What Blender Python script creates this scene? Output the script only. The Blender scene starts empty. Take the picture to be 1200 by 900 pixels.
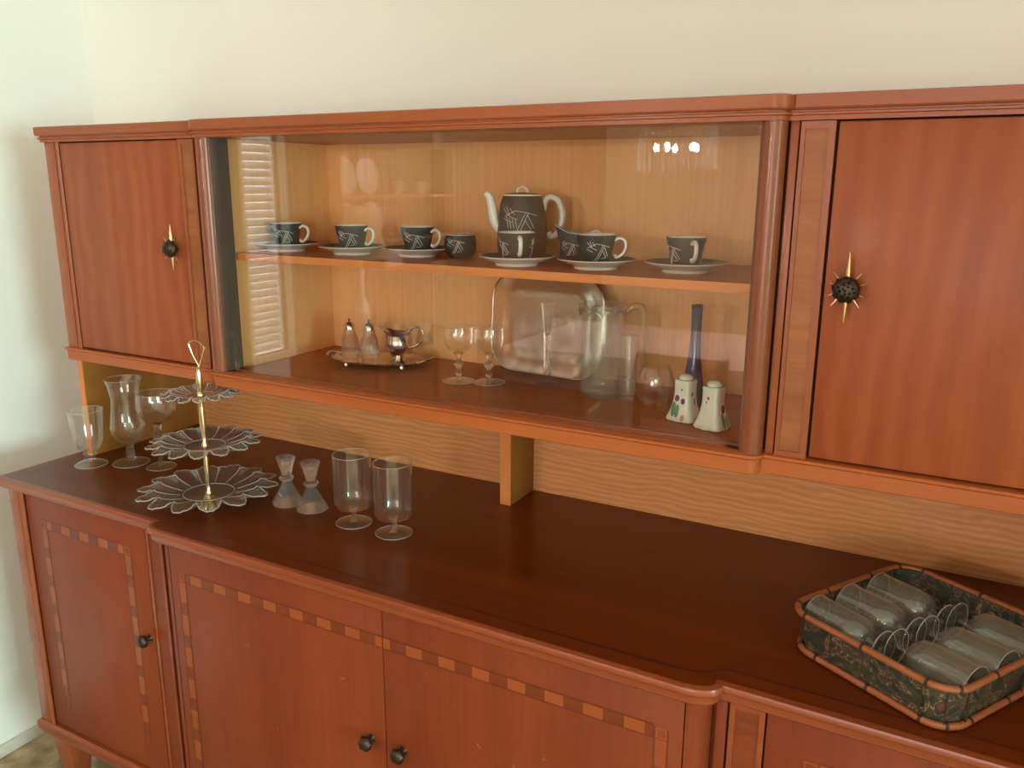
import bpy, bmesh, math, random
from mathutils import Vector, Matrix
random.seed(7)
PI = math.pi
sc = bpy.context.scene
COL = sc.collection

# ------------------------------------------------------------------ camera
T = 0.91                                    # height of the sideboard top above the floor
cam_d = bpy.data.cameras.new('camera'); cam = bpy.data.objects.new('camera', cam_d); COL.objects.link(cam)
cam_d.sensor_width = 36.0; cam_d.lens = 971.12 * 36.0 / 1200.0; cam_d.clip_start = 0.02
_yaw, _pit, _rol = 0.4976, 0.2380, 0.0055
_f = Vector((-math.sin(_yaw)*math.cos(_pit), math.cos(_yaw)*math.cos(_pit), -math.sin(_pit)))
_r = Vector((math.cos(_yaw), math.sin(_yaw), 0)); _u = _r.cross(_f)
_r2 = _r*math.cos(_rol) + _u*math.sin(_rol); _u2 = _u*math.cos(_rol) - _r*math.sin(_rol)
cam.matrix_world = Matrix(((_r2.x, _u2.x, -_f.x, 0.8308), (_r2.y, _u2.y, -_f.y, -1.6251), (_r2.z, _u2.z, -_f.z, 0.6907 + T), (0, 0, 0, 1)))
sc.camera = cam

# ------------------------------------------------------------------ world, lights, exposure
w = bpy.data.worlds.new('world'); sc.world = w; w.use_nodes = True
w.node_tree.nodes['Background'].inputs[0].default_value = (0.75, 0.88, 0.95, 1); w.node_tree.nodes['Background'].inputs[1].default_value = 1.0
sc.view_settings.view_transform = 'Standard'; sc.view_settings.look = 'None'; sc.view_settings.gamma = 1.0
sc.view_settings.use_curve_mapping = False; sc.view_settings.exposure = 0.46
sc.cycles.use_denoising = True; sc.cycles.max_bounces = 18; sc.cycles.transparent_max_bounces = 40
sc.cycles.transmission_bounces = 16; sc.cycles.glossy_bounces = 8; sc.cycles.diffuse_bounces = 5
sc.cycles.sample_clamp_indirect = 6.0; sc.cycles.caustics_reflective = False; sc.cycles.caustics_refractive = False

def area(name, loc, rot, sx, sy, power, col):
    l = bpy.data.lights.new(name, 'AREA'); l.shape = 'RECTANGLE'; l.size = sx; l.size_y = sy; l.energy = power; l.color = col
    o = bpy.data.objects.new(name, l); COL.objects.link(o); o.location = loc; o.rotation_euler = rot; return o
# daylight in the windows of the right wall, the front wall (behind the camera) and the narrow one of the left wall
area('daylight_right', (5.56, -2.30, 1.40), (0, PI/2-.02, 0), 1.3, 2.2, 255, (0.68, 1.0, 0.95))
area('daylight_front', (.95, -4.56, 1.50), (PI/2+.10, 0, 0), 1.2, 1.2, 26, (1.0, 0.97, 0.93))
area('daylight_left', (-1.50, -1.38, 1.42), (0, -PI/2, 0), 0.90, 0.18, 1.6, (0.90, 0.97, 1.0))

# ------------------------------------------------------------------ helpers
WL = {}                                     # world location of every root
def link(o, parent=None):
    COL.objects.link(o)
    if parent is not None: o.parent = parent
    return o
def tag(o, label=None, cat=None, group=None, kind=None):
    if label: o['label'] = label
    if cat: o['category'] = cat
    if group: o['group'] = group
    if kind: o['kind'] = kind
    return o
def thing(name, label, cat, loc=(0, 0, 0), group=None):
    o = bpy.data.objects.new(name, None); COL.objects.link(o); o.location = loc; o.empty_display_size = 0.05
    WL[o.name] = Vector(loc); return tag(o, label, cat, group)
def obj(name, vf, mat, parent=None, smooth=False, bev=0.0, base=None, angle=40):
    verts, faces = vf
    off = WL[parent.name] if parent is not None else (Vector(base) if base else Vector((0, 0, 0)))
    me = bpy.data.meshes.new(name)
    me.from_pydata([tuple(Vector(p) - off) for p in verts], [], faces)
    bm = bmesh.new(); bm.from_mesh(me)
    bmesh.ops.recalc_face_normals(bm, faces=bm.faces)
    if bev > 0:
        es = [e for e in bm.edges if len(e.link_faces) == 2 and e.calc_face_angle(0) > 0.6]
        bmesh.ops.bevel(bm, geom=es, offset=bev, segments=2, profile=0.5, affect='EDGES', clamp_overlap=True)
    bm.to_mesh(me); bm.free()
    if smooth or bev > 0:
        me.polygons.foreach_set('use_smooth', [True]*len(me.polygons))
        try: me.set_sharp_from_angle(angle=math.radians(angle))
        except Exception: pass
    me.materials.append(M[mat] if isinstance(mat, str) else mat)
    o = bpy.data.objects.new(name, me); link(o, parent)
    if parent is None and base: o.location = base
    WL[o.name] = Vector(off); return o
def structure(name, vf, mat, **k): return tag(obj(name, vf, mat, **k), kind='structure')
def join(*vfs):
    V, F = [], []
    for v, f in vfs:
        n = len(V); V += [tuple(p) for p in v]; F += [tuple(i + n for i in q) for q in f]
    return V, F
def box(x0, x1, y0, y1, z0, z1):
    v = [(x0,y0,z0),(x1,y0,z0),(x1,y1,z0),(x0,y1,z0),(x0,y0,z1),(x1,y0,z1),(x1,y1,z1),(x0,y1,z1)]
    return v, [(0,3,2,1),(4,5,6,7),(0,1,5,4),(1,2,6,5),(2,3,7,6),(3,0,4,7)]
def lathe(prof, n=32, c=(0, 0, 0), rad=None):
    """prof: (r, z) from the axis round to the axis again (closed solid); rad(a, i) scales the radius"""
    V, F, rings = [], [], []
    for i, (r, z) in enumerate(prof):
        if r < 1e-6: V.append((c[0], c[1], c[2]+z)); rings.append([len(V)-1])
        else:
            ids = []
            for k in range(n):
                a = 2*PI*k/n; s = rad(a, i) if rad else 1.0
                V.append((c[0]+r*s*math.cos(a), c[1]+r*s*math.sin(a), c[2]+z)); ids.append(len(V)-1)
            rings.append(ids)
    for a, b in zip(rings, rings[1:]):
        for k in range(n):
            k2 = (k+1) % n
            if len(a) == 1 and len(b) == 1: continue
            if len(a) == 1: F.append((a[0], b[k2], b[k]))
            elif len(b) == 1: F.append((a[k], a[k2], b[0]))
            else: F.append((a[k], a[k2], b[k2], b[k]))
    return V, F
def tube(pts, r, n=10, closed=False, flat=None):
    """r: number or list; capped sweep along pts"""
    pts = [Vector(p) for p in pts]; m = len(pts); rs = r if isinstance(r, (list, tuple)) else [r]*m
    V, F = [], []; up = None
    for i, p in enumerate(pts):
        if closed: t = pts[(i+1) % m] - pts[i-1]
        else: t = pts[min(i+1, m-1)] - pts[max(i-1, 0)]
        t.normalize()
        if up is None:
            up = Vector((0, 0, 1)) if abs(t.z) < 0.9 else Vector((1, 0, 0))
        up = (up - t*up.dot(t)); up.normalize(); sd = t.cross(up)
        fl = flat or (1, 1)
        for k in range(n):
            a = 2*PI*k/n; q = p + up*(math.cos(a)*rs[i]*fl[0]) + sd*(math.sin(a)*rs[i]*fl[1]); V.append(tuple(q))
    seg = m if closed else m-1
    for i in range(seg):
        j = (i+1) % m
        for k in range(n):
            k2 = (k+1) % n; F.append((i*n+k, i*n+k2, j*n+k2, j*n+k))
    if not closed:
        F.append(tuple(range(n))[::-1]); F.append(tuple((m-1)*n+k for k in range(n)))
    return V, F
def spline(ctrl, n=8, closed=False):
    c = [Vector(p) for p in ctrl]; m = len(c); out = []
    for i in range(m if closed else m-1):
        p1, p2 = c[i], c[(i+1) % m]
        p0 = c[i-1] if (closed or i > 0) else p1*2-p2
        p3 = c[(i+2) % m] if (closed or i+2 < m) else p2*2-p1
        for k in range(n):
            t = k/n; out.append(0.5*((2*p1)+(p2-p0)*t+(2*p0-5*p1+4*p2-p3)*t*t+(3*p1-p0-3*p2+p3)*t*t*t))
    if not closed: out.append(c[-1])
    return out
def offset_path(path, d):
    """plan polyline, offset outwards (to the right of travel) by d with mitres"""
    P = [Vector(p) for p in path]; n = len(P); out = []
    for i in range(n):
        a = P[i] - P[i-1] if i > 0 else P[1] - P[0]
        b = P[i+1] - P[i] if i < n-1 else P[i] - P[i-1]
        a = a.normalized(); b = b.normalized(); na = Vector((a.y, -a.x)); nb = Vector((b.y, -b.x))
        m = na + nb
        if m.length < 1e-6: m = na
        m.normalize(); c = max(0.35, m.dot(na)); out.append(P[i] + m*(d/c))
    return out
def sweep(path, prof, cap=True):
    """prof: list of (outward, z); open profile swept along plan path"""
    V, F = [], []; n = len(path); m = len(prof)
    for o, z in prof:
        for p in offset_path(path, o): V.append((p.x, p.y, z))
    for j in range(m-1):
        for i in range(n-1): F.append((j*n+i, j*n+i+1, (j+1)*n+i+1, (j+1)*n+i))
    if cap:
        F.append(tuple(range(n))); F.append(tuple((m-1)*n+i for i in range(n))[::-1])
        for i in (0, n-1):
            F.append(tuple(j*n+i for j in range(m)))
    return V, F
def plan(W, ds, dc, c, r, back=-0.004, seg=8, rx=None):
    """left-to-right plan with a centre that stands proud between rounded corners (outwards = -offset)"""
    p = [(-W, back), (-W, -ds), (-c, -ds)]
    h = dc - ds; r2 = min(r, h); rx = rx or r2
    if h > r2 + 1e-5: p.append((-c, -dc+r2))
    for k in range(seg+1):
        a = PI + (PI/2)*k/seg; p.append((-c+rx+rx*math.cos(a), -dc+r2+r2*math.sin(a)))
    for k in range(seg+1):
        a = 1.5*PI + (PI/2)*k/seg; p.append((c-rx+rx*math.cos(a), -dc+r2+r2*math.sin(a)))
    p += [(c, -ds), (W, -ds), (W, back)]
    q = [p[0]]
    for a in p[1:]:
        if (Vector(a)-Vector(q[-1])).length > 1e-5: q.append(a)
    return q
def copy_tree(o, parent=None):
    c = o.copy(); COL.objects.link(c); c.parent = parent
    for ch in list(o.children): copy_tree(ch, c)
    return c

# ------------------------------------------------------------------ materials
M = {}
def newmat(name):
    m = bpy.data.materials.new(name); m.use_nodes = True; nt = m.node_tree; nt.nodes.clear(); M[name] = m
    out = nt.nodes.new('ShaderNodeOutputMaterial'); return m, nt, out
def srgb(r, g, b):
    f = lambda c: (c/255/12.92 if c/255 <= 0.04045 else ((c/255+0.055)/1.055)**2.4)
    return (f(r), f(g), f(b), 1)
def N(nt, t, **k):
    n = nt.nodes.new(t)
    for a, b in k.items(): setattr(n, a, b)
    return n
def plain(name, col, rough=0.5, metal=0.0, coat=0.0, bump=0.0, bscale=60, vary=0.0, spec=0.5):
    m, nt, out = newmat(name); b = N(nt, 'ShaderNodeBsdfPrincipled')
    b.inputs['Roughness'].default_value = rough; b.inputs['Metallic'].default_value = metal
    b.inputs['Coat Weight'].default_value = coat; b.inputs['Coat Roughness'].default_value = 0.08
    b.inputs['Specular IOR Level'].default_value = spec
    b.inputs['Base Color'].default_value = col
    if bump or vary:
        tc = N(nt, 'ShaderNodeTexCoord'); no = N(nt, 'ShaderNodeTexNoise'); no.inputs['Scale'].default_value = bscale; no.inputs['Detail'].default_value = 5
        nt.links.new(tc.outputs['Object'], no.inputs['Vector'])
        if vary:
            mx = N(nt, 'ShaderNodeMix', data_type='RGBA'); mx.inputs[6].default_value = tuple(c*(1-vary) for c in col[:3])+(1,); mx.inputs[7].default_value = tuple(min(1, c*(1+vary)) for c in col[:3])+(1,)
            nt.links.new(no.outputs['Fac'], mx.inputs[0]); nt.links.new(mx.outputs[2], b.inputs['Base Color'])
        if bump:
            bp = N(nt, 'ShaderNodeBump'); bp.inputs['Strength'].default_value = bump; bp.inputs['Distance'].default_value = 0.002
            nt.links.new(no.outputs['Fac'], bp.inputs['Height']); nt.links.new(bp.outputs['Normal'], b.inputs['Normal'])
    nt.links.new(b.outputs[0], out.inputs[0]); return m
def wood(name, light, dark, axis='z', rough=0.35, coat=0.0, across=14, along=0.8, contrast=0.5, cathedral=0.0, pores=0.15, seed=0.0, spec=0.32, wear=0.0):
    if name not in ('wood_interior', 'wood_plywood'): light, dark = [(c[0]*.87, c[1]*.83, c[2]*.74, 1) for c in (light, dark)]
    m, nt, out = newmat(name); b = N(nt, 'ShaderNodeBsdfPrincipled'); L = nt.links.new
    tc = N(nt, 'ShaderNodeTexCoord')
    def mapping(a, c, o=0.0):
        mp = N(nt, 'ShaderNodeMapping'); s = [c, c, c]; s['xyz'.index(axis)] = a
        mp.inputs['Scale'].default_value = s; mp.inputs['Location'].default_value = (seed+o, seed*1.7+o, seed*0.6); L(tc.outputs['Object'], mp.inputs['Vector']); return mp
    n1 = N(nt, 'ShaderNodeTexNoise'); n1.inputs['Scale'].default_value = 1.0; n1.inputs['Detail'].default_value = 4; n1.inputs['Distortion'].default_value = 0.8
    L(mapping(along, across).outputs[0], n1.inputs['Vector'])
    n2 = N(nt, 'ShaderNodeTexNoise'); n2.inputs['Scale'].default_value = 1.0; n2.inputs['Detail'].default_value = 3
    L(mapping(along*5, across*22, 3.1).outputs[0], n2.inputs['Vector'])
    rp = N(nt, 'ShaderNodeMapRange'); rp.inputs['From Min'].default_value = 0.5-contrast*0.5; rp.inputs['From Max'].default_value = 0.5+contrast*0.5
    L(n1.outputs['Fac'], rp.inputs['Value']); fac = rp.outputs[0]
    if cathedral:
        wv = N(nt, 'ShaderNodeTexWave'); wv.wave_type = 'BANDS'; wv.bands_direction = 'Z' if axis != 'z' else 'X'
        wv.inputs['Scale'].default_value = 4.2 if name == 'wood_plywood' else 2.2; wv.inputs['Distortion'].default_value = 9.0; wv.inputs['Detail'].default_value = 2.5; wv.inputs['Detail Scale'].default_value = 0.9
        L(mapping(along*1.4, across*0.42, 1.3).outputs[0], wv.inputs['Vector'])
        mm = N(nt, 'ShaderNodeMix', data_type='FLOAT'); mm.inputs[0].default_value = cathedral; L(fac, mm.inputs[2]); L(wv.outputs['Fac'], mm.inputs[3]); fac = mm.outputs[0]
    mx = N(nt, 'ShaderNodeMix', data_type='RGBA'); mx.inputs[6].default_value = dark; mx.inputs[7].default_value = light; L(fac, mx.inputs[0])
    m2 = N(nt, 'ShaderNodeMix', data_type='RGBA', blend_type='MULTIPLY'); m2.inputs[0].default_value = pores*4; L(mx.outputs[2], m2.inputs[6])
    cr = N(nt, 'ShaderNodeValToRGB'); cr.color_ramp.elements[0].position = 0.3; cr.color_ramp.elements[0].color = (0.6, 0.55, 0.5, 1); cr.color_ramp.elements[1].position = 0.6; cr.color_ramp.elements[1].color = (1, 1, 1, 1)
    L(n2.outputs['Fac'], cr.inputs[0]); L(cr.outputs[0], m2.inputs[7]); col_out = m2.outputs[2]
    if wear:                                 # small rubbed and chipped spots in the varnish
        n3 = N(nt, 'ShaderNodeTexNoise'); n3.inputs['Scale'].default_value = 42; n3.inputs['Detail'].default_value = 2; L(tc.outputs['Object'], n3.inputs['Vector'])
        wr = N(nt, 'ShaderNodeMapRange'); wr.inputs['From Min'].default_value = 0.735; wr.inputs['From Max'].default_value = 0.79; wr.inputs['To Max'].default_value = wear; L(n3.outputs['Fac'], wr.inputs['Value'])
        m3 = N(nt, 'ShaderNodeMix', data_type='RGBA'); m3.inputs[7].default_value = srgb(196, 120, 82); L(wr.outputs[0], m3.inputs[0]); L(col_out, m3.inputs[6]); col_out = m3.outputs[2]
    L(col_out, b.inputs['Base Color'])
    b.inputs['Roughness'].default_value = rough; b.inputs['Specular IOR Level'].default_value = spec; b.inputs['Coat Weight'].default_value = coat; b.inputs['Coat Roughness'].default_value = 0.2
    L(b.outputs[0], out.inputs[0]); return m
wood('wood_door', srgb(176, 96, 56), srgb(150, 72, 38), 'z', 0.48, 0.04, across=7, along=0.9, cathedral=0.4, pores=.05, seed=1.2)
wood('wood_base_door', srgb(150, 70, 36), srgb(130, 55, 27), 'z', 0.48, 0.05, across=7, along=0.9, pores=.06, seed=4.4, wear=.45)
wood('wood_frame', srgb(178, 100, 60), srgb(158, 80, 46), 'x', 0.40, 0.12, across=12, pores=.03, seed=2.1)
wood('wood_post', srgb(174, 98, 60), srgb(156, 80, 48), 'z', 0.38, 0.15, across=16, pores=.06, seed=3.3)
wood('wood_column', srgb(152, 88, 56), srgb(134, 72, 44), 'z', 0.34, 0.3, across=7, pores=.02, seed=5.0)
wood('wood_rail', srgb(198, 112, 60), srgb(178, 92, 46), 'x', 0.42, 0.1, across=16, pores=.06, seed=6.1)
wood('wood_inset', srgb(180, 114, 68), srgb(152, 88, 50), 'x', 0.45, 0.05, across=30, along=3, pores=.08, seed=7.7)
wood('wood_top', srgb(124, 52, 8), srgb(94, 34, 3), 'x', 0.36, 0.16, across=8, along=0.7, pores=.08, seed=8.8, wear=.18)
wood('wood_top_edge', srgb(166, 86, 52), srgb(140, 66, 38), 'x', 0.36, 0.3, across=16, pores=.06, seed=9.9)
wood('wood_interior', srgb(246, 188, 128), srgb(238, 174, 110), 'z', 0.55, 0.0, across=8, along=0.8, contrast=0.8, pores=.05, seed=2.9)
wood('wood_shelf', srgb(198, 112, 56), srgb(176, 92, 42), 'x', 0.42, 0.05, across=16, pores=.06, seed=3.9)
wood('wood_shelf_edge', srgb(232, 150, 90), srgb(216, 130, 72), 'x', 0.45, 0.0, across=16, pores=.04, seed=3.1)
wood('wood_plywood', srgb(228, 164, 108), srgb(200, 132, 80), 'x', 0.5, 0.0, across=14, along=1.6, contrast=0.7, cathedral=0.5, pores=0.09, seed=6.6)
wood('wood_inlay', srgb(170, 90, 48), srgb(156, 78, 40), 'x', 0.4, 0.1, across=30, pores=.05, seed=1.9)
wood('wood_inlay_dark', srgb(134, 62, 34), srgb(122, 54, 30), 'x', 0.4, 0.1, across=30, pores=.05, seed=1.1)
wood('wood_chair', srgb(196, 110, 56), srgb(160, 80, 38), 'z', 0.4, 0.2, seed=1.5)
wood('wood_panelling', srgb(150, 104, 62), srgb(120, 78, 44), 'z', 0.5, 0.0, across=6, pores=.08, seed=2.5)
wood('wood_side_shaded', srgb(176, 122, 62), srgb(156, 102, 48), 'z', 0.55, 0.0, across=8, pores=.05, seed=2.2)  # olive-brown veneer with the shade of right-facing sides put into its colour
plain('return_shade', srgb(96, 82, 72), 0.6)  # shade of the column's inner return, put into the colour
wood('wood_base_inset', srgb(148, 74, 40), srgb(126, 56, 30), 'x', 0.45, 0.05, across=30, along=3, pores=.08, seed=7.1)
plain('dark_gap', srgb(48, 22, 14), 0.7)
plain('stringing', srgb(62, 20, 10), 0.35, coat=0.4)
plain('door_line', srgb(106, 46, 26), 0.4)
plain('wall_paint', srgb(244, 244, 238), 0.75, bump=0.15, bscale=90)
plain('tan_paint', srgb(206, 182, 152), 0.8)
plain('ceiling_paint', srgb(240, 238, 230), 0.8)
plain('trim_paint', srgb(222, 214, 202), 0.5)
plain('bronze', srgb(74, 66, 56), 0.38, 0.85, bump=0.6, bscale=300)
plain('brass', srgb(232, 196, 148), 0.25, 1.0)
plain('champagne_gold', srgb(232, 214, 168), 0.2, 1.0)
plain('silver', srgb(206, 196, 186), 0.14, 1.0)
plain('charcoal_ceramic', srgb(50, 54, 54), 0.55, vary=0.12, bscale=40)
plain('white_porcelain', srgb(232, 228, 218), 0.18, coat=0.3)
plain('white_line', srgb(214, 214, 206), 0.6)
plain('pale_blue_glaze', srgb(176, 200, 208), 0.2, coat=0.3)
plain('cream_porcelain', srgb(226, 226, 208), 0.2, coat=0.3, vary=0.05, bscale=30)
plain('purple_paint', srgb(132, 62, 108), 0.3); plain('green_paint', srgb(84, 134, 92), 0.3); plain('brown_paint', srgb(96, 70, 60), 0.3); plain('ochre_paint', srgb(206, 160, 96), 0.3)
plain('blue_grey_glaze', srgb(72, 80, 112), 0.15, coat=0.5, vary=0.35, bscale=55)
plain('rattan', srgb(158, 90, 54), 0.45, bump=0.4, bscale=120, vary=0.25)
plain('rattan_wrap', srgb(60, 36, 24), 0.6)
plain('cloth_pink', srgb(226, 196, 196), 0.85, bump=0.3, bscale=40)
plain('lamp_shade', srgb(226, 206, 172), 0.8)
plain('blind_white', srgb(236, 238, 238), 0.6)
plain('rose_porcelain', srgb(236, 206, 204), 0.3, vary=0.12, bscale=60)
def fabric_print(name):
    m, nt, out = newmat(name); b = N(nt, 'ShaderNodeBsdfPrincipled'); L = nt.links.new
    tc = N(nt, 'ShaderNodeTexCoord'); no = N(nt, 'ShaderNodeTexNoise'); no.inputs['Scale'].default_value = 34; no.inputs['Detail'].default_value = 4; no.inputs['Distortion'].default_value = 1.6
    L(tc.outputs['Object'], no.inputs['Vector']); cr = N(nt, 'ShaderNodeValToRGB'); cr.color_ramp.interpolation = 'CONSTANT'
    e = cr.color_ramp.elements
    cols = [(0.0, srgb(34, 44, 44)), (0.40, srgb(52, 54, 36)), (0.47, srgb(70, 62, 44)), (0.53, srgb(150, 122, 92)), (0.55, srgb(58, 50, 38)), (0.62, srgb(104, 58, 44)), (0.66, srgb(40, 54, 62))]
    e[0].position, e[0].color = cols[0]; e[1].position, e[1].color = cols[1]
    for p, c in cols[2:]:
        q = e.new(p); q.color = c
    L(no.outputs['Fac'], cr.inputs[0]); L(cr.outputs[0], b.inputs['Base Color']); b.inputs['Roughness'].default_value = 0.6; L(b.outputs[0], out.inputs[0])
fabric_print('basket_print')
plain('basket_weave', srgb(74, 64, 44), 0.5, bump=0.8, bscale=140, vary=0.5)
def floor_mat():
    m, nt, out = newmat('floor_vinyl'); b = N(nt, 'ShaderNodeBsdfPrincipled'); L = nt.links.new
    tc = N(nt, 'ShaderNodeTexCoord'); no = N(nt, 'ShaderNodeTexNoise'); no.inputs['Scale'].default_value = 14; no.inputs['Detail'].default_value = 6
    L(tc.outputs['Object'], no.inputs['Vector']); cr = N(nt, 'ShaderNodeValToRGB')
    cr.color_ramp.elements[0].position = 0.35; cr.color_ramp.elements[0].color = srgb(128, 104, 70); cr.color_ramp.elements[1].position = 0.65; cr.color_ramp.elements[1].color = srgb(192, 172, 136)
    L(no.outputs['Fac'], cr.inputs[0]); L(cr.outputs[0], b.inputs['Base Color']); b.inputs['Roughness'].default_value = 0.5; L(b.outputs[0], out.inputs[0])
floor_mat()
def thin_glass(name, tint, ior=1.5, boost=1.0, rough=0.0, haze=0.0):
    m, nt, out = newmat(name); L = nt.links.new
    t = N(nt, 'ShaderNodeBsdfTransparent'); t.inputs[0].default_value = tint
    g = N(nt, 'ShaderNodeBsdfGlossy'); g.inputs['Roughness'].default_value = rough; g.inputs[0].default_value = (1, 1, 1, 1)
    ge = N(nt, 'ShaderNodeNewGeometry'); dt_ = N(nt, 'ShaderNodeVectorMath', operation='DOT_PRODUCT'); L(ge.outputs['Normal'], dt_.inputs[0]); L(ge.outputs['Incoming'], dt_.inputs[1])
    ab = N(nt, 'ShaderNodeMath', operation='ABSOLUTE'); L(dt_.outputs['Value'], ab.inputs[0])
    om = N(nt, 'ShaderNodeMath', operation='SUBTRACT'); om.inputs[0].default_value = 1.0; L(ab.outputs[0], om.inputs[1])
    pw = N(nt, 'ShaderNodeMath', operation='POWER'); pw.inputs[1].default_value = 5.0; L(om.outputs[0], pw.inputs[0])
    f0 = ((ior-1)/(ior+1))**2*boost                      # Schlick's approximation of the Fresnel law
    mp = N(nt, 'ShaderNodeMath', operation='MULTIPLY_ADD'); mp.inputs[1].default_value = 1-f0; mp.inputs[2].default_value = f0; mp.use_clamp = True; L(pw.outputs[0], mp.inputs[0])
    mx = N(nt, 'ShaderNodeMixShader'); L(mp.outputs[0], mx.inputs[0]); L(t.outputs[0], mx.inputs[1]); L(g.outputs[0], mx.inputs[2])
    df = N(nt, 'ShaderNodeBsdfDiffuse'); df.inputs[0].default_value = (.90, .84, .75, 1); m2 = N(nt, 'ShaderNodeMixShader'); m2.inputs[0].default_value = haze
    L(mx.outputs[0], m2.inputs[1]); L(df.outputs[0], m2.inputs[2]); L(m2.outputs[0], out.inputs[0])
thin_glass('pane_glass', (0.985, 0.99, 0.985, 1), 1.52)
thin_glass('thin_glass', (0.985, 0.99, 0.985, 1), 1.5, 1.4, 0.0, 0.006)
thin_glass('foot_glass', (0.98, 0.985, 0.975, 1), 1.5, 2.0, 0.0, 0.02)
thin_glass('dusty_glass', (0.93, 0.94, 0.91, 1), 1.5, 1.8, 0.0, 0.06)
def solid_glass(name, tint, clear=0.35, rough=0.0, haze=0.05):
    m, nt, out = newmat(name); L = nt.links.new
    t = N(nt, 'ShaderNodeBsdfTransparent'); t.inputs[0].default_value = tint
    g = N(nt, 'ShaderNodeBsdfGlass'); g.inputs[0].default_value = tint; g.inputs['IOR'].default_value = 1.48; g.inputs['Roughness'].default_value = rough
    mx = N(nt, 'ShaderNodeMixShader'); mx.inputs[0].default_value = 1-clear; L(t.outputs[0], mx.inputs[1]); L(g.outputs[0], mx.inputs[2])
    df = N(nt, 'ShaderNodeBsdfDiffuse'); df.inputs[0].default_value = (.9, .88, .84, 1); m2 = N(nt, 'ShaderNodeMixShader'); m2.inputs[0].default_value = haze
    L(mx.outputs[0], m2.inputs[1]); L(df.outputs[0], m2.inputs[2]); L(m2.outputs[0], out.inputs[0])
solid_glass('solid_glass', (0.99, 0.99, 0.985, 1), 0.45, 0.0, 0.015)
solid_glass('pressed_glass', (0.99, 0.99, 0.97, 1), 0.5, 0.0, 0.045)
solid_glass('glint_glass', (0.99, 0.99, 0.97, 1), 0.4, 0.0, 0.30)  # whitish haze in the colour stands in for bright glints on glass
solid_glass('crystal', (0.99, 0.985, 0.98, 1), 0.4, 0.0, 0.05)
def emit(name, col, s):
    m, nt, out = newmat(name); e = N(nt, 'ShaderNodeEmission'); e.inputs[0].default_value = col; e.inputs[1].default_value = s; nt.links.new(e.outputs[0], out.inputs[0])
emit('bulb', (1.0, 0.885, 0.785, 1), 1080.0)

# ------------------------------------------------------------------ the room
RX0, RX1, RY0, RH = -1.43, 5.5, -4.6, 2.45
structure('floor', box(RX0-.1, RX1+.2, RY0-.1, .1, -.06, 0), 'floor_vinyl')
structure('wall_back', box(RX0-.1, RX1+.2, 0, .1, 0, RH), 'wall_paint')
structure('ceiling', box(RX0-.1, RX1+.2, RY0-.1, .1, RH, RH+.06), 'ceiling_paint')
structure('wall_front', join(box(RX0-.1, .35, RY0-.1, RY0, 0, RH), box(1.55, RX1+.2, RY0-.1, RY0, 0, RH), box(.35, 1.55, RY0-.1, RY0, 0, .9), box(.35, 1.55, RY0-.1, RY0, 2.1, RH)), 'tan_paint')
wy0, wy1, wz0, wz1 = -1.47, -1.29, 0.97, 1.88
LP = -1.475                                   # the paint ends here and wood panelling begins
structure('wall_left', join(box(RX0-.1, RX0, LP+.001, wy0, 0, RH), box(RX0-.1, RX0, wy1, 0, 0, RH), box(RX0-.1, RX0, wy0, wy1, 0, wz0), box(RX0-.1, RX0, wy0, wy1, wz1, RH)), 'wall_paint')
structure('wall_left_panelled', box(RX0-.1, RX0, RY0, LP, 0, RH), 'wood_panelling')
structure('wall_right_shield', join(box(1.75, 1.85, -1.0, 0, 0, RH), box(1.75, 1.85, RY0, -3.6, 0, RH), box(1.75, 1.85, -3.6, -1.0, 2.12, RH)), 'wall_paint')  # unseen wall and opening, shaped to keep window light off the right door
structure('wall_far_right', join(box(RX1, RX1+.1, RY0, -3.40, 0, RH), box(RX1, RX1+.1, -1.20, 0, 0, RH), box(RX1, RX1+.1, -3.40, -1.20, 0, .9), box(RX1, RX1+.1, -3.40, -1.20, 2.1, RH)), 'wall_paint')
structure('baseboard_left', box(RX0, RX0+.016, RY0, 0, 0, .034), 'trim_paint', bev=.004)
structure('baseboard_back', box(RX0+.016, RX1, -.014, 0, 0, .034), 'trim_paint', bev=.004)
w1 = structure('window_1', join(box(RX0-.02, RX0+.012, wy0-.03, wy0, wz0-.03, wz1+.03), box(RX0-.02, RX0+.012, wy1, wy1+.03, wz0-.03, wz1+.03), box(RX0-.02, RX0+.012, wy0, wy1, wz1, wz1+.03), box(RX0-.02, RX0+.02, wy0, wy1, wz0-.03, wz0)), 'trim_paint')
for k in range(30):
    z = wz0+.02+k*.029; y0, y1 = wy0+.004, wy1-.004; x = RX0-.035
    obj('blind_slat', ([(x-.006, y0, z+.012), (x+.006, y0, z-.012), (x+.006, y1, z-.012), (x-.006, y1, z+.012), (x-.006, y0, z+.013), (x+.006, y0, z-.011), (x+.006, y1, z-.011), (x-.006, y1, z+.013)], box(0,1,0,1,0,1)[1]), 'blind_white', w1)
structure('window_2', join(box(RX1-.01, RX1+.05, -3.44, -3.40, .86, 2.14), box(RX1-.01, RX1+.05, -1.20, -1.16, .86, 2.14), box(RX1-.01, RX1+.05, -3.40, -1.20, 2.1, 2.14), box(RX1-.03, RX1+.05, -3.44, -1.16, .86, .9), box(RX1, RX1+.04, -2.32, -2.28, .9, 2.1)), 'trim_paint')
structure('window_3', join(box(.31, .35, RY0-.05, RY0+.01, .86, 2.14), box(1.55, 1.59, RY0-.05, RY0+.01, .86, 2.14), box(.35, 1.55, RY0-.05, RY0+.01, 2.1, 2.14), box(.31, 1.59, RY0-.05, RY0+.03, .86, .9), box(.93, .97, RY0-.04, RY0, .9, 2.1)), 'trim_paint')

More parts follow.
